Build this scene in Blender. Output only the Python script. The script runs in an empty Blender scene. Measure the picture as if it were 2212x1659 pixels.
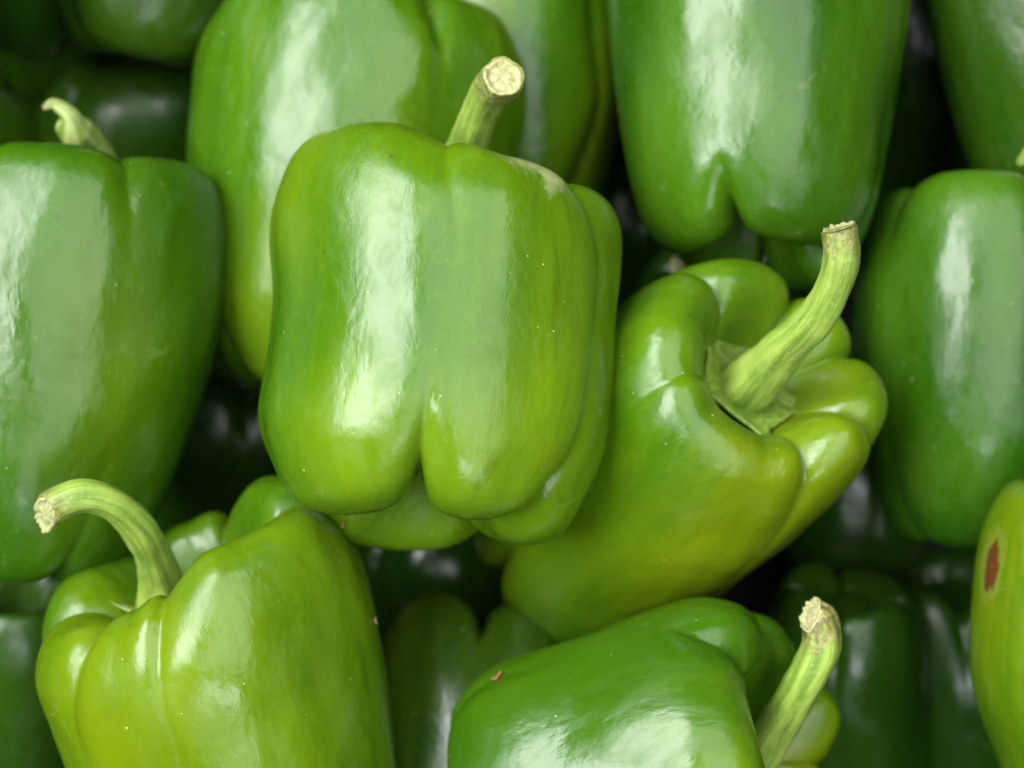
import bpy, math, random
import numpy as np
from mathutils import Vector, Matrix

# ------------------------------------------------------------------ frame of the sloping display
# u runs across the display, v up its slope, w straight out of it (centimetres; world in metres)
ELEV = math.radians(50)
U = Vector((1, 0, 0))
V = Vector((0, math.sin(ELEV), math.cos(ELEV)))
W = Vector((0, -math.cos(ELEV), math.sin(ELEV)))
ORIG = Vector((0, 0, 0.95))
CAM_D = 45.0                      # cm from the camera to the middle of the heap
PXCM = 85.0


def sw(u, v, w):
    """display coordinates (cm) to world (m)"""
    return ORIG + (U * u + V * v + W * w) * 0.01


def at(X, Y, w):
    """a point seen at X, Y in the photograph, w cm out of the slope"""
    k = (CAM_D - w) / CAM_D
    return sw((X - 1106) / PXCM * k, (829.5 - Y) / PXCM * k, w)


sc = bpy.context.scene
col = sc.collection
# ------------------------------------------------------------------ camera
cd = bpy.data.cameras.new('camera')
cam = bpy.data.objects.new('camera', cd)
col.objects.link(cam)
Rw = Matrix((U, V, W)).transposed()
cam.matrix_world = Matrix.Translation(sw(0, 0, CAM_D)) @ Rw.to_4x4()
cd.sensor_width = 36
cd.lens = 36 * CAM_D / (2212 / PXCM)
cd.clip_start = 0.01
cd.clip_end = 50
cd.dof.use_dof = True
cd.dof.focus_distance = (CAM_D - 3.3) * 0.01
cd.dof.aperture_fstop = 6.3
cd.dof.aperture_blades = 7
sc.camera = cam

# ------------------------------------------------------------------ light
world = bpy.data.worlds.new('World')
sc.world = world
world.use_nodes = True
bg = world.node_tree.nodes['Background']
bg.inputs['Color'].default_value = (0.80, 0.90, 1.0, 1)
bg.inputs['Strength'].default_value = 0.01


def area(name, pos, look, sx, sy, radiance, color, roll=0.0):
    ld = bpy.data.lights.new(name, 'AREA')
    ld.shape = 'RECTANGLE'
    ld.size = sx
    ld.size_y = sy
    ld.energy = radiance * math.pi * sx * sy
    ld.color = color
    o = bpy.data.objects.new(name, ld)
    col.objects.link(o)
    z = (pos - look).normalized()
    x = V.cross(z).normalized() if abs(z.dot(V)) < .95 else U.copy()
    y = z.cross(x)
    m = Matrix((x, y, z)).transposed().to_4x4() @ Matrix.Rotation(roll, 4, 'Z')
    o.matrix_world = Matrix.Translation(pos) @ m
    return o


C0 = sw(0, 0, 0)
# broad soft ceiling light in front of and above the display
area('ceiling_light', sw(46, 32, 165), C0, 1.55, 2.2, 3.3, (0.93, 1.0, 0.95))
# tall bright opening to the left
area('window_light', sw(-98, 50, 135), C0, 0.95, 1.7, 13.5, (0.95, 1.0, 0.97))
# low bright opening in front
area('door_light', sw(18, -92, 125), C0, 0.7, 0.3, 7.0, (0.92, 0.97, 1.0))

sc.view_settings.view_transform = 'Standard'
sc.view_settings.look = 'None'
sc.view_settings.exposure = 0.0
sc.view_settings.gamma = 1.0
sc.render.engine = 'CYCLES'
sc.cycles.max_bounces = 6
sc.cycles.use_denoising = True

# ------------------------------------------------------------------ helpers


def tag(o, label=None, cat=None, group=None, kind=None):
    if label: o['label'] = label
    if cat: o['category'] = cat
    if group: o['group'] = group
    if kind: o['kind'] = kind
    return o


def mesh_obj(name, verts, faces, mats, parent=None, smooth=True):
    me = bpy.data.meshes.new(name)
    if isinstance(verts, np.ndarray):
        verts = verts.tolist()
    me.from_pydata(verts, [], faces)
    if not isinstance(mats, (list, tuple)):
        mats = [mats]
    for m in mats:
        me.materials.append(m)
    if smooth:
        me.polygons.foreach_set('use_smooth', [True] * len(me.polygons))
    me.update()
    o = bpy.data.objects.new(name, me)
    col.objects.link(o)
    if parent: o.parent = parent
    return o


def catmull(pts, n):
    P = np.array(pts, float)
    P = np.vstack([2 * P[0] - P[1], P, 2 * P[-1] - P[-2]])
    k = len(P) - 3
    t = np.linspace(0, k, n)
    i = np.minimum(t.astype(int), k - 1)
    f = (t - i)[:, None]
    a, b, c, d = P[i], P[i + 1], P[i + 2], P[i + 3]
    return 0.5 * ((2 * b) + (-a + c) * f + (2 * a - 5 * b + 4 * c - d) * f ** 2 + (-a + 3 * b - 3 * c + d) * f ** 3)


def smooth_table(tab, z):
    T = np.array(tab, float)
    d = catmull(T, 200)
    return [np.interp(z, d[:, 0], d[:, k]) for k in range(1, T.shape[1])]


def sstep(x, a, b):
    t = np.clip((x - a) / (b - a), 0, 1)
    return t * t * (3 - 2 * t)


def wobble(P, seed, freq, n=10):
    """smooth random field on points (sum of sine waves), about -1..1"""
    rs = np.random.RandomState(seed)
    out = np.zeros(P.shape[:-1])
    for k in range(n):
        d = rs.normal(size=3)
        d /= np.linalg.norm(d)
        f = freq * rs.uniform(.6, 1.5)
        out += np.sin(P @ d * f + rs.uniform(0, 6.28))
    return out / math.sqrt(n)


CREST = [(0, .84), (.12, .84), (.25, .848), (.37, .885), (.48, .95), (.61, .992), (.77, 1.0), (.91, .965), (.985, .885),
         (1.005, .77), (1.005, .63), (1.0, .50), (.995, .37), (.985, .24), (.95, .12), (.86, .035), (.70, .0),
         (.52, .005), (.36, .06), (.22, .125), (.10, .155), (0, .16)]
GROOVE = [(0, .84), (.12, .84), (.24, .845), (.34, .868), (.44, .895), (.56, .922), (.69, .93), (.81, .90), (.895, .835),
          (.94, .74), (.955, .62), (.955, .50), (.945, .385), (.91, .27), (.84, .195), (.71, .16), (.56, .155),
          (.43, .15), (.32, .15), (.22, .152), (.11, .16), (0, .16)]


class Body:
    """Lobed fruit wall. Angles in degrees: -90 faces out of the display, 0 to the right."""

    def __init__(s, H, grooves, lobes, tab, G=None, seed=0, twist=0.0, recess=0.16, wob=1.0, bulges=(), bend=(0, 0),
                 endw=0.16, sharp=.48, GT=None, GB=None, mlow=(.12, .42)):
        s.mlow = mlow
        s.H, s.grooves, s.lobes, s.tab = H, list(grooves), lobes, tab
        s.n = len(grooves)
        s.G = G or [.8] * s.n
        s.GT = GT or [1.0] * s.n
        s.GB = GB or [1.0] * s.n
        s.seed, s.twist, s.recess, s.wob, s.bulges, s.bend, s.endw, s.sharp = seed, twist, recess, wob, bulges, bend, endw, sharp

    def pts(s, th, t):
        """th (deg) and t (0 stem .. 1 blossom) arrays of the same shape"""
        cr = catmull(CREST, 400)
        gr = catmull(GROOVE, 400)
        ts = np.linspace(0, 1, 400)
        c_r, c_z = np.interp(t, ts, cr[:, 0]), np.interp(t, ts, cr[:, 1])
        g_r, g_z = np.interp(t, ts, gr[:, 0]), np.interp(t, ts, gr[:, 1])
        d_r = 0.84 - (1 - s.recess)
        # deeper or shallower stem recess
        inn = 1 - sstep(t, .05, .26)
        c_z = c_z - d_r * inn
        g_z = g_z - d_r * inn
        th2 = th + s.twist * (c_z - .5) + 3.0 * np.sin(c_z * 5 + s.seed) + 1.2 * np.sin(c_z * 13 + s.seed * 2)
        g = np.array(sorted([x % 360 for x in s.grooves]))
        order = np.argsort([x % 360 for x in s.grooves])
        a = (th2 - g[0]) % 360 + g[0]
        j = np.searchsorted(g, a, side='right') - 1
        g0 = g[j]
        g1 = np.where(j + 1 < s.n, g[(j + 1) % s.n], g[0] + 360)
        wd = g1 - g0
        x = (a - g0) / wd
        dl, dr = a - g0, g1 - a
        d = np.minimum(dl, dr)
        # which groove is nearest (order index) and the lobe on its other side
        near = np.where(dl < dr, j, (j + 1) % s.n)
        Gk = np.array([s.G[order[i]] for i in range(s.n)])[near]
        # lobe k sits after groove k (in order); find attributes
        LB = np.array([s.lobes[order[i]] for i in range(s.n)], float)
        other = np.where(dl < dr, (j - 1) % s.n, (j + 1) % s.n)
        hw = np.minimum(wd * .5, 26.0)
        mixw = 0.5 * (1 - sstep(d / hw, 0, 1))
        lr = LB[j] * (1 - mixw[..., None]) + LB[other] * mixw[..., None]
        ds = np.sqrt(d * d + 1.0) - 1.0 + .02
        xs = np.clip(np.minimum(ds / wd, .5), 0, .5)
        Lend = .5 * np.sin(np.pi * xs) ** s.sharp + .5 * (1 - np.exp(-ds / 5.5))
        Lmid = 1 - Gk * (.66 * np.exp(-ds / 2.6) + .34 * (1 - np.sin(np.pi * xs) ** .8))
        mid = sstep(c_z, *s.mlow) * (1 - sstep(c_z, .72, .97)) * sstep(t, .28, .42)
        Tk = np.array([s.GT[order[i]] for i in range(s.n)])[near]
        Bk = np.array([s.GB[order[i]] for i in range(s.n)])[near]
        Lend = np.where(c_z > .5, 1 - Tk * (1 - Lend), 1 - Bk * (1 - Lend))
        L = Lend * (1 - mid) + Lmid * mid
        rho = g_r + (c_r - g_r) * L
        zz = g_z + (c_z - g_z) * L
        # per lobe: radius, extra shoulder height, extra bottom length, all fading towards the axis
        side = sstep(rho, .1, .75)
        rho = rho * (1 + (lr[..., 0] - 1) * side)
        mt = sstep(t, .08, .25) * (1 - sstep(t, .34, .55))
        mb = sstep(t, .5, .75) * (1 - sstep(t, .82, .98))
        zz = zz + lr[..., 1] * mt - lr[..., 2] * mb
        tab = smooth_table(s.tab, np.clip(zz, -.1, 1.1))
        A, CX, B = tab[0], tab[1], tab[2]
        rad = np.radians(th)
        for (bt, bz, wt, wz, amp) in s.bulges:
            dt = (th - bt + 180) % 360 - 180
            rho = rho + amp * np.exp(-(dt / wt) ** 2 - ((zz - bz) / wz) ** 2) * sstep(rho, .2, .8)
        # a rounded square cross section rather than a circle
        X = A * rho * np.cos(rad) + CX * 1.0 + s.bend[0] * (zz - .5) ** 2
        Y = B * rho * np.sin(rad) + s.bend[1] * (zz - .5) ** 2
        Z = zz * s.H
        P = np.stack([X, Y, Z], -1)
        out = np.stack([np.cos(rad), np.sin(rad), 0 * rad], -1) * side[..., None]
        Q = P * np.array([1, 1, .62])
        n = (wobble(Q, s.seed + 11, .9) * .055 + wobble(Q, s.seed + 12, 2.4) * .034 + wobble(Q, s.seed + 13, 5.5, 16) * .0085)
        P = P + out * (n * s.wob)[..., None]
        return P


def grid_mesh(body, NT, NS):
    th = np.linspace(0, 360, NT, endpoint=False) - 90
    t = np.linspace(0, 1, NS)
    # finer rows at the ends where the curvature is
    TH, T = np.meshgrid(th, t[1:-1])
    P = body.pts(TH, T).reshape(-1, 3)
    top = body.pts(np.array([[0.0, 120, 240]]), np.zeros((1, 3)))[0].mean(0)
    bot = body.pts(np.array([[0.0, 120, 240]]), np.ones((1, 3)))[0].mean(0)
    verts = np.vstack([P, top, bot]) * .01
    R = NS - 2
    i = np.arange(R - 1)[:, None] * NT
    jj = np.arange(NT)[None, :]
    j2 = (jj + 1) % NT
    q = np.stack([i + jj, i + NT + jj, i + NT + j2, i + j2], -1).reshape(-1, 4)
    faces = q.tolist()
    a, b = R * NT, R * NT + 1
    faces += [[a, k, (k + 1) % NT] for k in range(NT)]
    e = (R - 1) * NT
    faces += [[b, e + (k + 1) % NT, e + k] for k in range(NT)]
    return verts, faces


# ------------------------------------------------------------------ materials
class NT_:
    def __init__(s, name):
        s.m = bpy.data.materials.new(name)
        s.m.use_nodes = True
        s.t = s.m.node_tree
        s.t.nodes.clear()
        s.out = s.t.nodes.new('ShaderNodeOutputMaterial')

    def n(s, typ, **kw):
        nd = s.t.nodes.new(typ)
        for k, v in kw.items():
            if k.startswith('i_'):
                key = k[2:]
                key = int(key) if key.isdigit() else key.replace('_', ' ')
                if isinstance(v, bpy.types.NodeSocket):
                    s.t.links.new(v, nd.inputs[key])
                else:
                    nd.inputs[key].default_value = v
            else:
                setattr(nd, k, v)
        return nd

    def math(s, op, a, b=0.0, c=0.0, clamp=False):
        nd = s.t.nodes.new('ShaderNodeMath')
        nd.operation = op
        nd.use_clamp = clamp
        for i, v in enumerate((a, b, c)):
            if isinstance(v, bpy.types.NodeSocket): s.t.links.new(v, nd.inputs[i])
            else: nd.inputs[i].default_value = v
        return nd.outputs[0]

    def ramp(s, fac, a, b):
        nd = s.n('ShaderNodeMapRange', interpolation_type='SMOOTHSTEP')
        s.t.links.new(fac, nd.inputs['Value'])
        nd.inputs['From Min'].default_value = a
        nd.inputs['From Max'].default_value = b
        return nd.outputs[0]

    def mix(s, fac, a, b):
        nd = s.t.nodes.new('ShaderNodeMix')
        nd.data_type = 'RGBA'
        for k, v in ((0, fac), (6, a), (7, b)):
            if isinstance(v, bpy.types.NodeSocket): s.t.links.new(v, nd.inputs[k])
            else: nd.inputs[k].default_value = v if k == 0 else (*v, 1)
        return nd.outputs[2]

    def noise(s, vec, scale, detail=2.0, rough=.5, off=(0, 0, 0), stretch=(1, 1, 1), dist=0.0):
        mp = s.n('ShaderNodeMapping')
        s.t.links.new(vec, mp.inputs['Vector'])
        mp.inputs['Location'].default_value = off
        mp.inputs['Scale'].default_value = stretch
        nd = s.n('ShaderNodeTexNoise', i_Scale=scale, i_Detail=detail, i_Roughness=rough, i_Distortion=dist)
        s.t.links.new(mp.outputs[0], nd.inputs['Vector'])
        return nd.outputs[0]

    def blob(s, vec, c, r, inner=.0, jag=None):
        """1 inside an ellipsoidal patch of the skin, 0 outside"""
        mp = s.n('ShaderNodeMapping')
        mp.vector_type = 'POINT'
        s.t.links.new(vec, mp.inputs['Vector'])
        mp.inputs['Location'].default_value = tuple(-c[k] / r[k] for k in range(3))
        mp.inputs['Scale'].default_value = tuple(1 / r[k] for k in range(3))
        ln = s.n('ShaderNodeVectorMath', operation='LENGTH')
        s.t.links.new(mp.outputs[0], ln.inputs[0])
        d = ln.outputs['Value']
        if jag is not None:
            d = s.math('ADD', d, s.math('MULTIPLY', s.math('SUBTRACT', jag, .5), 1.2))
        return s.math('SUBTRACT', 1.0, s.ramp(d, inner, 1.0))


def skin_material(green, light, mixb, seed, streak=.5, blobs=(), rough=.19, cells=True):
    N = NT_('pepper_skin')
    tc = N.n('ShaderNodeTexCoord')
    vec = tc.outputs['Object']
    of = (seed * 1.37, seed * .71, seed * 2.11)
    big = N.noise(vec, 16, 2, .5, of, (1, 1, .55))
    stre = N.noise(vec, 55, 4, .6, of, (1, 1, .10), .3)
    fine = N.noise(vec, 210, 3, .6, of, (1, 1, .09))
    f = N.math('ADD', N.math('MULTIPLY', N.ramp(big, .36, .66), .75), N.math('MULTIPLY', N.math('SUBTRACT', stre, .5), 1.6 * streak))
    f = N.math('ADD', f, N.math('MULTIPLY', N.math('SUBTRACT', fine, .5), .9 * streak))
    f = N.math('ADD', f, mixb - .35, clamp=True)
    base = N.mix(f, green, light)
    # the faint network of darker flecks lying along the fruit
    fl = N.noise(vec, 120, 3, .7, (of[1], of[0], 3), (1, 1, .16), .4)
    base = N.mix(N.math('MULTIPLY', N.ramp(fl, .56, .72), .55 * streak), base, tuple(c * .45 for c in green))
    mott = N.noise(vec, 320, 2, .6, of)
    base = N.mix(N.math('MULTIPLY', N.ramp(mott, .5, .72), .12), base, (light[0] * 1.15, light[1] * 1.12, light[2] * 1.5))
    # small dull scuffs and hair scratches
    scf = N.noise(vec, 75, 6, .78, (of[0], 9, of[1]), (1, 1, .6), 1.2)
    scm = N.ramp(scf, .635, .70)
    base = N.mix(N.math('MULTIPLY', scm, .22), base, (.30, .34, .10))
    pit = N.noise(vec, 260, 2, .5, (of[1], 3, of[2]), (1, 1, .8))
    pitm = N.math('MULTIPLY', N.ramp(pit, .735, .80), .6)
    base = N.mix(pitm, base, (.05, .05, .012))
    rgh_add = N.math('MULTIPLY', scm, .5)
    for (c, r, inner, colr, amt, *soft) in blobs:
        jag = N.noise(vec, 45 if soft else 420, 4, .65, of, (1, 1, .3 if soft else .6))
        b = N.blob(vec, c, r, inner, jag)
        base = N.mix(N.math('MULTIPLY', b, amt), base, colr)
        if not soft: rgh_add = N.math('MAXIMUM', rgh_add, b)
    # pale dust specks, tiny and sparse, of mixed size
    spec_mask = None
    for (scl, thr, keep) in ((230, .055, .84), (520, .085, .90)):
        vo = N.n('ShaderNodeTexVoronoi', i_Scale=scl)
        mp = N.n('ShaderNodeMapping')
        N.t.links.new(vec, mp.inputs['Vector'])
        mp.inputs['Location'].default_value = of
        N.t.links.new(mp.outputs[0], vo.inputs['Vector'])
        sep = N.n('ShaderNodeSeparateColor')
        N.t.links.new(vo.outputs['Color'], sep.inputs[0])
        on = N.math('GREATER_THAN', sep.outputs[0], keep)
        sz = N.math('MULTIPLY', sep.outputs[1], thr * 1.6)
        m = N.math('MULTIPLY', N.math('LESS_THAN', vo.outputs['Distance'], sz), on)
        clus = N.ramp(N.noise(vec, 35, 2, .5, (seed, 5, 1)), .40, .62)
        m = N.math('MULTIPLY', m, clus)
        spec_mask = m if spec_mask is None else N.math('MAXIMUM', spec_mask, m)
    base = N.mix(N.math('MULTIPLY', spec_mask, .75), base, (.62, .62, .30))
    # waxy bloom: patchy roughness, shallow dimples
    wax = N.noise(vec, 90, 5, .68, (of[2], 1, of[0]), (1, 1, .6), .8)
    wax2 = N.noise(vec, 700, 3, .6, of, (1, 1, .5))
    rg = N.math('ADD', N.math('MULTIPLY', N.ramp(wax, .34, .68), .24), rough - .05)
    rg = N.math('ADD', rg, N.math('MULTIPLY', wax2, .06))
    rg = N.math('ADD', rg, N.math('MULTIPLY', spec_mask, .4))
    if rgh_add is not None:
        rg = N.math('ADD', rg, N.math('MULTIPLY', rgh_add, .25))
    bmp0 = N.noise(vec, 140, 4, .6, of, (1, 1, .55), .5)
    bmp1 = N.noise(vec, 900, 3, .6, of, (1, 1, .6))
    bmpm = N.noise(vec, 62, 3, .55, of, (1, 1, .6), .4)
    h = N.math('ADD', N.math('MULTIPLY', bmp0, .40), N.math('MULTIPLY', bmp1, .07))
    h = N.math('ADD', h, N.math('MULTIPLY', bmpm, 1.1))
    h = N.math('ADD', h, N.math('MULTIPLY', spec_mask, .35))
    bp = N.n('ShaderNodeBump', i_Strength=.55, i_Distance=.0010)
    N.t.links.new(h, bp.inputs['Height'])
    p = N.n('ShaderNodeBsdfPrincipled')
    N.t.links.new(base, p.inputs['Base Color'])
    N.t.links.new(rg, p.inputs['Roughness'])
    N.t.links.new(bp.outputs[0], p.inputs['Normal'])
    p.inputs['IOR'].default_value = 1.52
    p.inputs['Subsurface Weight'].default_value = .12
    p.inputs['Subsurface Radius'].default_value = (.6, 1.0, .12)
    p.inputs['Subsurface Scale'].default_value = .004
    N.t.links.new(p.outputs[0], N.out.inputs[0])
    return N.m


def stem_material(seed, tone=(.31, .42, .07), dark=(.16, .26, .03), name='pepper_stem', tip=None):
    """tip: (centre, radius) of the browned, corky end in object space"""
    N = NT_(name)
    tc = N.n('ShaderNodeTexCoord')
    vec = tc.outputs['Object']
    of = (seed * .9, seed, 2)
    at_ = N.n('ShaderNodeAttribute', attribute_name='strand')
    a = N.noise(at_.outputs['Vector'], 2.6, 4, .65, of, (1, 1, .5))
    b = N.noise(vec, 650, 3, .7, of)
    base = N.mix(N.ramp(a, .36, .62), dark, tone)
    base = N.mix(N.math('MULTIPLY', N.ramp(b, .5, .75), .35), base, (tone[0] * 1.35, tone[1] * 1.25, tone[2] * 2))
    if tip:
        jag = N.noise(vec, 260, 4, .7, of)
        m = N.blob(vec, tip[0], (tip[1],) * 3, .45, jag)
        c = N.noise(vec, 380, 4, .75, (3, seed, 1))
        cork = N.mix(N.ramp(c, .42, .62), (.10, .045, .018), (.44, .36, .17))
        base = N.mix(N.math('MULTIPLY', m, tip[2]), base, cork)
    bp = N.n('ShaderNodeBump', i_Strength=.7, i_Distance=.0006)
    N.t.links.new(N.math('ADD', a, N.math('MULTIPLY', b, .35)), bp.inputs['Height'])
    p = N.n('ShaderNodeBsdfPrincipled', i_Roughness=.48)
    N.t.links.new(base, p.inputs['Base Color'])
    N.t.links.new(bp.outputs[0], p.inputs['Normal'])
    p.inputs['Subsurface Weight'].default_value = .1
    p.inputs['Subsurface Radius'].default_value = (.7, 1.0, .2)
    p.inputs['Subsurface Scale'].default_value = .003
    N.t.links.new(p.outputs[0], N.out.inputs[0])
    return N.m


def cut_material(seed, brown=.4):
    N = NT_('cut_face')
    tc = N.n('ShaderNodeTexCoord')
    vec = tc.outputs['Object']
    a = N.noise(vec, 330, 4, .75, (seed, 0, 0))
    b = N.noise(vec, 900, 3, .7, (0, seed, 0))
    base = N.mix(N.ramp(a, .40, .62), (.34, .36, .15), (.50, .47, .25))
    base = N.mix(N.math('MULTIPLY', N.ramp(b, .5, .66), brown), base, (.30, .16, .07))
    bp = N.n('ShaderNodeBump', i_Strength=.6, i_Distance=.0006)
    N.t.links.new(N.math('ADD', a, b), bp.inputs['Height'])
    p = N.n('ShaderNodeBsdfPrincipled', i_Roughness=.7)
    N.t.links.new(base, p.inputs['Base Color'])
    N.t.links.new(bp.outputs[0], p.inputs['Normal'])
    N.t.links.new(p.outputs[0], N.out.inputs[0])
    return N.m


# ------------------------------------------------------------------ stems
def stem_parts(root, path, seed, ribs=5, cutdir=None, tipbrown=.8, brown=.4, n=60, ragged=.05, cut_scale=1.0, tone=None):
    """path: list of (X, Y, w, radius cm) seen from the front, first the base in the recess"""
    inv = root.matrix_world.inverted()
    raw = []
    for (X, Y, w, r) in path:
        p = inv @ at(X, Y, w)
        raw.append((p.x, p.y, p.z, r * .01))
    C = catmull(raw, n)
    P = C[:, :3]
    R = C[:, 3]
    T = np.gradient(P, axis=0)
    T /= np.linalg.norm(T, axis=1)[:, None]
    ref = np.array([1.0, .2, .1])
    NPH = 40
    ph = np.linspace(0, 2 * np.pi, NPH, endpoint=False)
    if cutdir is not None:
        cdv = np.array((inv.to_3x3() @ (U * cutdir[0] + V * cutdir[1] + W * cutdir[2])).normalized())
    else:
        cdv = T[-1]
    rs = np.random.RandomState(seed)
    phase = rs.uniform(0, 6)
    verts = []
    N1 = ref - T[0] * ref.dot(T[0])
    N1 /= np.linalg.norm(N1)
    rag = rs.uniform(-1, 1, NPH)
    for k in range(n):
        N1 = N1 - T[k] * N1.dot(T[k])
        N1 /= np.linalg.norm(N1)
        N2 = np.cross(T[k], N1)
        q = k / (n - 1)
        rib = 1 + .075 * np.cos(ribs * ph + phase + q * .8) * (1 - .5 * q) + .03 * np.sin(2 * ph + phase)
        ring = P[k] + (np.cos(ph) * R[k] * rib)[:, None] * N1 + (np.sin(ph) * R[k] * rib)[:, None] * N2
        # shear the last rings so that they end in the plane of the cut
        s = np.clip((q - .80) / .20, 0, 1) ** 1.5
        if s > 0:
            off = ring - P[k]
            den = max(.35, abs(T[k].dot(cdv)))
            sl = -(off @ cdv) / den * s
            ring = ring + sl[:, None] * T[k]
        if k > n - 3:
            ring = ring + (rag * ragged * R[k] * (k - n + 3))[:, None] * T[k]
        verts.append(ring)
    last = verts[-1]
    cen = last.mean(0)
    V_ = np.vstack(verts)
    # small noise
    Q = V_ * 100
    nrm = V_ - np.repeat(P, NPH, 0)
    V_ = V_ + nrm * (wobble(Q, seed + 3, 5, 8) * .04 + wobble(Q, seed + 4, 14, 10) * .018)[:, None]
    faces = []
    for k in range(n - 1):
        for j in range(NPH):
            a, b = k * NPH + j, k * NPH + (j + 1) % NPH
            faces.append((a, b, b + NPH, a + NPH))
    tipc = tuple(P[-1])
    seg = np.linalg.norm(np.diff(P, axis=0), axis=1)
    ln = np.concatenate([[0], np.cumsum(seg)]) * 100
    strand = np.stack([np.tile(np.cos(ph), n), np.tile(np.sin(ph), n), np.repeat(ln, NPH) * .35], -1)
    mat = stem_material(seed, tip=(tipc, float(R[-1]) * 2.6, tipbrown), **({'tone': tone} if tone else {}))
    st = mesh_obj('stem', V_, faces, mat, root)
    st.data.attributes.new('strand', 'FLOAT_VECTOR', 'POINT').data.foreach_set('vector', strand.ravel())
    # the cut end: a rim, a sunken ring and a raised core, closing the stem
    edge = V_[-NPH:]
    rings = [edge]
    prof = [(.93, .10), (.84, .06), (.74, -.10), (.64, -.13), (.5, -.05), (.36, .0), (.2, .02), (.08, .0)]
    for (f, h) in prof:
        jit = 1 + rs.uniform(-.05, .05, NPH)[:, None] * f
        rr = cen + (edge - cen) * f * jit + cdv * R[-1] * h * cut_scale * (1 + rs.uniform(-.3, .3, NPH)[:, None])
        rings.append(rr)
    E = np.vstack(rings + [cen[None, :]])
    fc = []
    m = len(rings)
    for k in range(m - 1):
        for j in range(NPH):
            a, b = k * NPH + j, k * NPH + (j + 1) % NPH
            fc.append((a, b, b + NPH, a + NPH))
    for j in range(NPH):
        fc.append(((m - 1) * NPH + j, (m - 1) * NPH + (j + 1) % NPH, m * NPH))
    mesh_obj('cut_end', E, fc, cut_material(seed, brown), st)
    return st


def calyx_part(root, body, seed, size=.34, points=5, lift=.06, phase=0.0, curl=.25, tone=(.15, .25, .03)):
    """leafy collar lying in the recess round the stem"""
    NPH, NR = 100, 14
    ph = np.linspace(0, 360, NPH, endpoint=False)
    tt = ((ph + phase) * points / 360) % 1
    tri = np.abs(tt - .5) * 2                     # 1 at the corner, 0 between
    rs = np.random.RandomState(seed)
    cornr = 1 + rs.uniform(-.15, .2, points)
    ci = (np.floor((ph + phase) * points / 360 + .5).astype(int)) % points
    pa = (tt - .5) * 2 * math.pi / points
    rad = size * (.90 * math.cos(math.pi / points) / np.cos(pa) + .22 * tri ** 5 * cornr[ci])
    rows = []
    # map a radius fraction to the wall's own parameter
    cr = catmull(CREST, 400)
    tparam = np.linspace(0, 1, 400)
    half = 120
    for k in range(NR):
        f = k / (NR - 1)
        rr = rad * (.15 + .85 * f)
        t = np.interp(rr, cr[:half, 0], tparam[:half])
        p = body.pts(ph, t)
        if k == 0: floor = p[:, 2].mean()
        p[:, 2] = floor + np.clip(p[:, 2] - floor, -.05, .10) + .25 * f ** 2
        up = lift + curl * (f ** 3) * (tri ** 3) + .05 * wobble(p, seed + 7, 2.5)
        p = p + np.stack([0 * ph, 0 * ph, up], -1)
        rows.append(p)
    top = np.vstack(rows)
    bot = top - np.array([0, 0, .11])
    verts = np.vstack([top, bot]) * .01
    M = NR * NPH
    faces = []
    for k in range(NR - 1):
        for j in range(NPH):
            a, b = k * NPH + j, k * NPH + (j + 1) % NPH
            faces.append((a, a + NPH, b + NPH, b))
            faces.append((M + a, M + b, M + b + NPH, M + a + NPH))
    e = (NR - 1) * NPH
    for j in range(NPH):
        a, b = e + j, e + (j + 1) % NPH
        faces.append((a, M + a, M + b, b))
    cal = mesh_obj('calyx', verts, faces, stem_material(seed + 50, tone=tone, dark=(.13, .22, .025), name='pepper_calyx'), root)
    fr = np.repeat(np.linspace(.15, 1, NR), NPH) * 3
    sv = np.stack([np.tile(np.cos(np.radians(ph)), NR) * fr, np.tile(np.sin(np.radians(ph)), NR) * fr, 0 * fr], -1)
    cal.data.attributes.new('strand', 'FLOAT_VECTOR', 'POINT').data.foreach_set('vector', np.vstack([sv, sv]).ravel())
    return cal


# ------------------------------------------------------------------ one pepper
GROUP = 'green bell peppers heaped on the display'


def pepper(label, top, bot, grooves, lobes, tab, skin, stem=None, calyx=None, res=(240, 180), **kw):
    """top / bot: the shoulder plane and the lowest point of the fruit's axis as (X, Y, w)"""
    a, b = at(*top), at(*bot)
    z = (a - b).normalized()
    H = (a - b).length * 100
    x = U - z * U.dot(z)
    x.normalize()
    y = z.cross(x)                                   # away from the viewer side
    root = bpy.data.objects.new('bell_pepper', None)
    root.empty_display_size = .03
    col.objects.link(root)
    mw = Matrix((x, y, z)).transposed().to_4x4()
    mw.translation = b
    root.matrix_world = mw
    bpy.context.view_layer.update()
    tag(root, label, 'bell pepper', GROUP)
    B = Body(H, grooves, lobes, tab, **kw)
    v, f = grid_mesh(B, *res)
    mesh_obj('body', v, f, skin, root)
    if calyx is not None:
        calyx_part(root, B, **calyx)
    if stem is not None:
        stem_parts(root, **stem)
    return root, B


def skin(green, light, mixb, seed, **k):
    return skin_material(green, light, mixb, seed, **k)


# base colours of the fruit; DEEP and SHADE ones have heap shade painted in
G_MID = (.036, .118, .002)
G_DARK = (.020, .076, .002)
G_DEEP_SHADE = (.012, .048, .002)
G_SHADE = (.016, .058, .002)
L_DEEP_SHADE = (.035, .085, .003)
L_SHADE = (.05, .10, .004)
Y_LITE = (.142, .240, .005)
Y_OLIV = (.130, .200, .003)
G_LITE = (.072, .170, .005)

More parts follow.
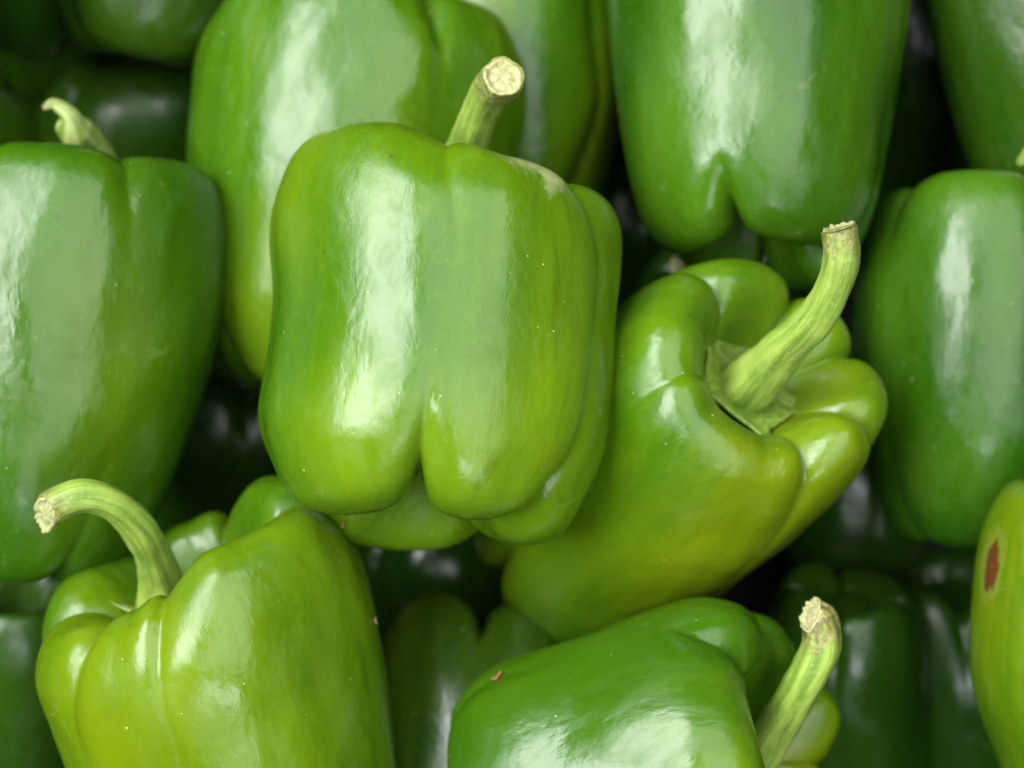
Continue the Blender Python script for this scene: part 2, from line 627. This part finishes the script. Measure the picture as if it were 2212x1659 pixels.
# table rows: (height fraction, half width, sideways shift, half depth), cm
# 1 the middle pepper
pepper('large bright green pepper in the middle, upright, long thick stem leaning right',
       (972, 352, -.8), (902, 1140, .6),
       [-87, -30, 52, 172], [(1.0, -.05, -.02), (1.02, -.05, .02), (1.0, -.02, .05), (.96, .02, -.01)],
       [(0, 4.0, .0, 3.7), (.12, 4.15, .0, 3.9), (.25, 4.45, .0, 4.1), (.45, 4.42, .12, 4.1), (.6, 4.35, .1, 4.1), (.78, 4.5, 0, 4.1), (.9, 4.5, 0, 4.0), (1, 4.42, 0, 3.9)],
       skin(G_MID, Y_LITE, .45, 1, streak=.45,
            blobs=[((.0215, -.024, .0885), (.011, .02, .0060), .1, (.42, .44, .20), .75),
                   ((.0265, -.025, .0855), (.004, .014, .008), .1, (.48, .46, .24), .7)]),
       stem=dict(path=[(985, 470, -1.6, .70), (990, 400, -1.4, .60), (1000, 345, -1.1, .55), (1025, 270, -.4, .47), (1055, 205, .5, .48), (1083, 172, 1.4, .53), (1086, 168, 1.62, .47)],
                 seed=1, cutdir=(.15, .25, .95), tipbrown=.55, brown=.45),
       calyx=dict(seed=1, size=.3), G=[.20, .40, .7, .7], GT=[.36, .75, 1, 1], GB=[.85, .75, 1, 1], seed=1, res=(320, 240), twist=4)

# 2 behind it, top left
pepper('tall pale green pepper directly behind the middle one, cropped by upper edge',
       (800, -35, -6.5), (700, 860, -6.0),
       [-155, -56, 25, 100], [(1.0, .0, 0), (1.0, -.05, 0), (1.0, -.05, 0), (1.0, 0, 0)],
       [(0, 3.2, 0, 3.2), (.2, 4.0, 0, 4.0), (.4, 4.5, .1, 4.2), (.6, 4.75, 0, 4.3), (.8, 4.8, 0, 4.3), (1, 4.5, 0, 4.2)],
       skin(G_MID, Y_LITE, .5, 2, streak=.35), calyx=dict(seed=2), G=[.3, .2, .6, .5], seed=22)

# 3 further back
pepper('blurred green pepper wedged between the tall pale one and the dark top right one',
       (1090, -150, -10.0), (1110, 480, -10.5),
       [-120, -45, 40, 140], [(1, 0, 0)] * 4,
       [(0, 2.8, 0, 3), (.4, 3.6, 0, 3.6), (.8, 3.7, 0, 3.6), (1, 3.4, 0, 3.4)],
       skin(G_MID, Y_OLIV, .3, 3), seed=3, res=(140, 110))

# 5 top right, blossom end in view
pepper('big dark green pepper at the top, cleft rounded lobes of its blossom end showing',
       (1650, -330, -5.2), (1620, 572, -3.2),
       [-116, -20, 70, 150], [(1.02, 0, -.02), (1.0, 0, .03), (1.0, 0, .0), (1.04, 0, -.01)],
       [(0, 3.0, .1, 3.1), (.12, 3.35, .1, 3.4), (.3, 3.6, .05, 3.7), (.5, 3.95, 0, 3.9), (.7, 4.1, 0, 4), (1, 4, 0, 4)],
       skin(G_DARK, G_LITE, .22, 5, streak=.25), G=[.03, .3, .5, .5], GB=[.55, .6, .6, .6], mlow=(.03, .22), seed=5, res=(280, 220),
       bulges=[(-118, .31, 24, .10, -.05)])

# 8 right
pepper('dark green pepper at the right edge, upright and tapering, only its stem stub showing',
       (2095, 398, -5.3), (2085, 1172, -5.3),
       [-150, -62, 10, 110], [(1.0, .01, 0), (1.0, .0, 0), (1, 0, 0), (1, -.02, 0)],
       [(0, 2.2, .1, 2.4), (.12, 2.6, .05, 2.8), (.3, 2.95, 0, 3.4), (.5, 3.2, 0, 3.6), (.7, 3.2, 0, 3.7), (1, 3.0, .1, 3.5)],
       skin(G_DARK, G_LITE, .30, 8, streak=.4),
       stem=dict(path=[(2165, 470, -5.7, .55), (2175, 410, -5.3, .50), (2195, 370, -4.7, .42), (2222, 332, -4.1, .42), (2262, 300, -3.6, .46), (2268, 297, -3.5, .4)], seed=8, tipbrown=.6),
       calyx=dict(seed=8, size=.3), G=[.08, .05, .5, .5], GB=[.2, .2, .3, .3], GT=[.6, .5, 1, 1], seed=8, res=(260, 200))

# 9 tilted, stem end in view
pepper('yellow-green pepper tipped to show its stem end, with curved stem and leafy collar',
       (1688, 762, .3), (1200, 1240, -8.3),
       [-68, -22, 28, 72, 132, 208], [(.97, .01, 0), (1.05, .0, 0), (1.0, .0, 0), (1.0, .0, 0), (1.0, -.01, 0), (1.0, -.06, 0)],
       [(0, 3.3, 0, 3.3), (.2, 3.7, 0, 3.7), (.5, 3.9, 0, 3.9), (.8, 3.9, 0, 3.8), (1, 3.75, 0, 3.6)],
       skin(G_MID, Y_LITE, .45, 9, streak=.35, blobs=[((.020, -.032, .082), (.065, .055, .075), .0, (.180, .225, .002), .85, 1)]),
       stem=dict(path=[(1612, 840, -.9, .76), (1655, 798, .1, .64), (1700, 750, 1.0, .55), (1760, 690, 1.9, .49), (1800, 620, 2.5, .45), (1818, 550, 2.9, .46), (1815, 500, 3.0, .44), (1814, 492, 3.0, .40)],
                 seed=9, cutdir=(-.3, .9, .25), tipbrown=.6, ragged=.07),
       calyx=dict(seed=9, size=.46, points=5, lift=.24, curl=.22, phase=10, tone=(.24, .34, .05)), G=[.25, .4, .5, .5, .4, .04], GT=[.7, .7, .8, .8, .6, .2], seed=9, res=(320, 240), recess=.17)

# 10 left
pepper('large glossy green pepper at the left edge, short hooked stem with torn pale tip',
       (165, 345, -3.2), (95, 1245, -3.0),
       [-113, -54, 25, 150], [(1, .0, 0), (1.0, -.0, 0), (1, -.03, 0), (1, .02, 0)],
       [(0, 3.0, -.5, 3.0), (.1, 3.3, -.4, 3.3), (.3, 3.75, -.2, 3.8), (.5, 4.15, -.05, 4.0), (.7, 4.35, -.05, 4.1), (1, 4.35, -.05, 4.0)],
       skin((.026, .092, .002), (.06, .15, .003), .45, 10, streak=.4, blobs=[((.015, -.03, .065), (.030, .05, .07), .0, (.095, .16, .003), .6, 1)]),
       stem=dict(path=[(222, 420, -4.6, .60), (215, 350, -4.2, .45), (186, 305, -3.6, .47), (160, 280, -3.0, .48), (150, 250, -2.6, .26), (118, 226, -2.5, .17), (94, 233, -2.4, .07)],
                 seed=10, tipbrown=.85, tone=(.45, .50, .18)),
       calyx=dict(seed=10, size=.3), G=[.03, .05, .5, .5], GB=[.25, .25, .6, .6], GT=[.6, .38, 1, 1], seed=10, res=(280, 220))

# 11 bottom left
pepper('yellow-green pepper at the lower left, deep shoulder folds, thick stem arching left',
       (395, 1200, -.6), (625, 2020, -3.0),
       [-170, -129, -92, 10, 75, 125], [(1.04, -.06, 0), (1.0, -.03, 0), (1.03, .07, 0), (.98, .09, 0), (.93, .01, 0), (1.0, .0, 0)],
       [(0, 3.0, 0, 3.2), (.3, 3.9, 0, 3.9), (.5, 4.15, .05, 4.2), (.7, 4.3, .1, 4.3), (.85, 4.4, .1, 4.3), (1, 4.3, .1, 4.1)],
       skin(G_MID, Y_LITE, .45, 11, streak=.5, blobs=[((-.010, -.03, .085), (.055, .06, .06), .1, (.170, .235, .003), .75, 1)]),
       stem=dict(path=[(352, 1330, -1.6, .80), (350, 1270, -1.2, .62), (335, 1210, -.4, .46), (300, 1140, .6, .43), (245, 1090, 1.3, .40), (180, 1072, 1.7, .40), (120, 1092, 1.8, .42), (98, 1112, 1.8, .36)],
                 seed=11, cutdir=(-.6, -.3, .7), tipbrown=.55, ragged=.08),
       calyx=dict(seed=11, size=.48, points=6, curl=.6, lift=.55, tone=(.34, .38, .10)), G=[.6, .15, .3, .6, .6, .6], GT=[1, .6, .55, 1, 1, 1], seed=11, res=(320, 240), recess=.2)

# 12 bottom middle
pepper('shiny green pepper lying on its side at the bottom, stem pointing up with browned tip',
       (1672, 1600, .2), (1030, 1735, -1.6),
       [-35, 15, 70, 115, 163], [(1.0, .08, 0), (1.02, .19, 0), (1.0, .10, 0), (1.0, .04, 0), (1., .0, 0)],
       [(0, 3.2, 0, 3.0), (.2, 3.6, 0, 3.4), (.45, 3.75, 0, 3.6), (.7, 3.9, 0, 3.9), (.85, 4.0, 0, 4.0), (1, 3.9, 0, 3.8)],
       skin((.026, .092, .002), (.06, .15, .003), .45, 12, streak=.3, blobs=[((-.005, -.03, .070), (.045, .045, .034), .1, Y_LITE, .85, 1), ((.026, .006, .085), (.028, .03, .025), .2, (.16, .23, .003), .9, 1)]),
       stem=dict(path=[(1600, 1660, -.8, .75), (1655, 1610, -.4, .56), (1700, 1540, .3, .50), (1740, 1470, .9, .50), (1772, 1400, 1.2, .50), (1772, 1350, 1.3, .48), (1752, 1328, 1.3, .42)],
                 seed=12, cutdir=(-.8, .45, .3), tipbrown=.8),
       calyx=dict(seed=12, size=.35), G=[.6, .6, .6, .5, .04], GB=[.6, .6, .6, .5, .15], GT=[.8, 1, 1, 1, 1], seed=12, res=(300, 220), recess=.2)

# 17 lower right, with a lesion
pepper('streaky yellow-green pepper at the lower right edge with a small rust brown sore',
       (2355, 1030, -1.2), (2320, 1810, -1.6),
       [-135, -60, 30, 120], [(1, -.03, 0), (1, 0, 0), (1, 0, 0), (1, -.02, 0)],
       [(0, 1.4, .3, 2.0), (.2, 2.2, .1, 2.6), (.4, 2.75, 0, 3.0), (.6, 2.85, 0, 3.1), (.8, 2.7, 0, 3.0), (1, 2.3, 0, 2.8)],
       skin(G_MID, Y_OLIV, .42, 17, streak=.9,
            blobs=[((-.0262, -.006, .0725), (.0075, .0062, .0115), .8, (.20, .20, .03), .4), ((-.0265, -.0065, .072), (.006, .0034, .0075), .75, (.105, .026, .004), .95)]), G=[.4, .5, .5, .5], seed=17, res=(260, 200))

# 14 bottom centre, low in the heap
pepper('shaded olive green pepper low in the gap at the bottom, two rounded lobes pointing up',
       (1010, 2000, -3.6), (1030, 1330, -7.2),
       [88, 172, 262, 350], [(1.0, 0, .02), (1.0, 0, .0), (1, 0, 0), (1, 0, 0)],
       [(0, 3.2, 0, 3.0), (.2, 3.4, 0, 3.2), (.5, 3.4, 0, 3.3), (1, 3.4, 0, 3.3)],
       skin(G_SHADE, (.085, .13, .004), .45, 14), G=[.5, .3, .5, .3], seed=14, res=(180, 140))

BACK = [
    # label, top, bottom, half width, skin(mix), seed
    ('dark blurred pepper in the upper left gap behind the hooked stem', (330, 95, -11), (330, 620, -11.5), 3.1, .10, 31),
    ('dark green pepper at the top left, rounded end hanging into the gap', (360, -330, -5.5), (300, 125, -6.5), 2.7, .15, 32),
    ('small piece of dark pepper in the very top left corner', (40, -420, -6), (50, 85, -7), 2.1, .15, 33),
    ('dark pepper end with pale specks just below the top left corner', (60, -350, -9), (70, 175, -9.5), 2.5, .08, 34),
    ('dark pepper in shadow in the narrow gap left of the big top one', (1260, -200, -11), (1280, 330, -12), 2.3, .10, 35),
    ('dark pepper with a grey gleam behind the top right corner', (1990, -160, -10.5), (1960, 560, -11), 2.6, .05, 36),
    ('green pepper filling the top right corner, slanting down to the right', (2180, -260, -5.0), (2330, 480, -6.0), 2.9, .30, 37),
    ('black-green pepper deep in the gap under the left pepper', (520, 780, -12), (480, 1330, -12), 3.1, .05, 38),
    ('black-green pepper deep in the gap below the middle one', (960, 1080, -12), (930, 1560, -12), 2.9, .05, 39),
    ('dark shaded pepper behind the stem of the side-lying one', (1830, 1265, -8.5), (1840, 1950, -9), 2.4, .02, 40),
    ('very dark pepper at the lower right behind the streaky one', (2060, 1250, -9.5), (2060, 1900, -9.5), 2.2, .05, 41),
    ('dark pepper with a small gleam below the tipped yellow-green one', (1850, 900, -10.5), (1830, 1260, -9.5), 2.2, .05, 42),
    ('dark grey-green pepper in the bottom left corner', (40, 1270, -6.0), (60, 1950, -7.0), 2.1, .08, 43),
    ('unseen pepper added beyond the top left corner, shading the gap below', (-260, -560, -1), (-300, 150, -1), 3.4, .3, 48),  # out of view, added to keep light off the upper left gap
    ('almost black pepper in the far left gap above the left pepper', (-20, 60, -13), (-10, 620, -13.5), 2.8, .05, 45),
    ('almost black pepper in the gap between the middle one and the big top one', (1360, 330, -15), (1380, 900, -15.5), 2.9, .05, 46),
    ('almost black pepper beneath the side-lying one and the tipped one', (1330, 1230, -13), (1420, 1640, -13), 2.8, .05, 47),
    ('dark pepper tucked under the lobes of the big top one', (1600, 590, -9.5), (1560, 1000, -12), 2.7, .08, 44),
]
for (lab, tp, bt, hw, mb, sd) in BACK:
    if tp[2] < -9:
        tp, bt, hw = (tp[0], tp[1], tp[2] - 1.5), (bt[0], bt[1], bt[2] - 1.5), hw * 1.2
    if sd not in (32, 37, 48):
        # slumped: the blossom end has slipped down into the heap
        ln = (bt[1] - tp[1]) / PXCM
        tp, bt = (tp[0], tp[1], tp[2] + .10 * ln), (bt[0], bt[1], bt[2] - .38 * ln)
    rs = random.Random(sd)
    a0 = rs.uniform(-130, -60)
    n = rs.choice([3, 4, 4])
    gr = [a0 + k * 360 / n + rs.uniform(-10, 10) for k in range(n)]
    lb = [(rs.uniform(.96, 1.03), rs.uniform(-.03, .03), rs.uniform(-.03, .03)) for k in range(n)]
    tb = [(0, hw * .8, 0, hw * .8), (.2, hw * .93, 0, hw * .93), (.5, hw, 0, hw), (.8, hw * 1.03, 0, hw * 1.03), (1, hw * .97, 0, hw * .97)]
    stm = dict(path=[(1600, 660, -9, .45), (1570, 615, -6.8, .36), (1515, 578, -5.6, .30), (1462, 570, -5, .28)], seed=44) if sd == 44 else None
    pepper(lab, tp, bt, gr, lb, tb, stem=stm, skin=skin(G_DEEP_SHADE if mb < .2 else G_SHADE, L_DEEP_SHADE if mb < .2 else L_SHADE, mb + .2, sd), G=[.2] * n, GT=[.6] * n, GB=[.5] * n, recess=.05 if sd in (40, 41) else .16, seed=sd, res=(150, 110))

# ------------------------------------------------------------------ the display they lie on
N = NT_('dark_tray')
tc = N.n('ShaderNodeTexCoord')
nz = N.noise(tc.outputs['Object'], 40, 4, .6)
p = N.n('ShaderNodeBsdfPrincipled', i_Roughness=.6)
N.t.links.new(N.mix(nz, (.006, .005, .006), (.012, .010, .011)), p.inputs['Base Color'])
N.t.links.new(p.outputs[0], N.out.inputs[0])
p.inputs['Specular IOR Level'].default_value = .15


def box(u0, u1, v0, v1, w0, w1, vs, fs):
    k = len(vs)
    vs += [tuple(sw(u, v, w)) for w in (w0, w1) for v in (v0, v1) for u in (u0, u1)]
    fs += [tuple(k + i for i in f) for f in ((0, 2, 3, 1), (4, 5, 7, 6), (0, 1, 5, 4), (2, 6, 7, 3), (0, 4, 6, 2), (1, 3, 7, 5))]


vs, fs = [], []
box(-24, 24, -20, 20, -19, -18, vs, fs)
box(-25, -24, -21, 21, -19, 1, vs, fs)  # this and the next three: unseen walls added to block side light
box(24, 25, -21, 21, -19, 1, vs, fs)
box(-24, 24, -21, -20, -19, 1, vs, fs)
box(-24, 24, 20, 21, -19, 1, vs, fs)
tr = mesh_obj('display_surface', vs, fs, N.m, smooth=False)
tag(tr, kind='structure')


# ------------------------------------------------------------------ small dry crumbs lying on the fruit
def crumb(label, X, Y, w, L, r, seed, colr):
    """a curled dry flake, found on the nearest surface under X, Y"""
    bpy.context.view_layer.update()
    dg = bpy.context.evaluated_depsgraph_get()
    o0 = sw(0, 0, CAM_D)
    d = (at(X, Y, 0) - o0).normalized()
    hit, loc, nor, _, _, _ = sc.ray_cast(dg, o0, d)
    if not hit:
        return
    rs = np.random.RandomState(seed)
    n1 = nor.normalized()
    t1 = (V * .8 + U * .6)
    t1 = (t1 - n1 * t1.dot(n1)).normalized()
    t2 = n1.cross(t1)
    K, M = 9, 8
    vs, fs = [], []
    for i in range(K):
        q = i / (K - 1) * 2 - 1
        cen = loc + n1 * (r * .7 + r * .9 * q * q) + t1 * (q * L / 2) + t2 * (math.sin(q * 3) * r * .5)
        rr = r * math.sqrt(max(.08, 1 - q * q)) * rs.uniform(.75, 1.2)
        for j in range(M):
            a = 2 * math.pi * j / M
            k = rs.uniform(.75, 1.2)
            vs.append(tuple(cen + (t2 * math.cos(a) * rr * k + n1 * math.sin(a) * rr * .6 * k)))
    for i in range(K - 1):
        for j in range(M):
            a, b = i * M + j, i * M + (j + 1) % M
            fs.append((a, b, b + M, a + M))
    fs.append(tuple(range(M))[::-1])
    fs.append(tuple((K - 1) * M + j for j in range(M)))
    Nn = NT_('dry_flake')
    tcn = Nn.n('ShaderNodeTexCoord')
    nz = Nn.noise(tcn.outputs['Object'], 900, 3, .6)
    pp = Nn.n('ShaderNodeBsdfPrincipled', i_Roughness=.75)
    Nn.t.links.new(Nn.mix(nz, tuple(c * .5 for c in colr), colr), pp.inputs['Base Color'])
    Nn.t.links.new(pp.outputs[0], Nn.out.inputs[0])
    o = mesh_obj('dry_flake', vs, fs, Nn.m)
    tag(o, label, 'dry flake')


crumb('curled rust brown flake stuck on the upper left rim of the side-lying pepper', 1076, 1466, 0, .0034, .0008, 1, (.36, .14, .05))
crumb('tiny tan crumb clinging to the right side of the lower left pepper', 806, 1342, 0, .0018, .0007, 2, (.50, .33, .14))
crumb('tiny brown crumb under the lower left lobe of the middle pepper', 742, 1130, 0, .0016, .0006, 3, (.34, .20, .05))
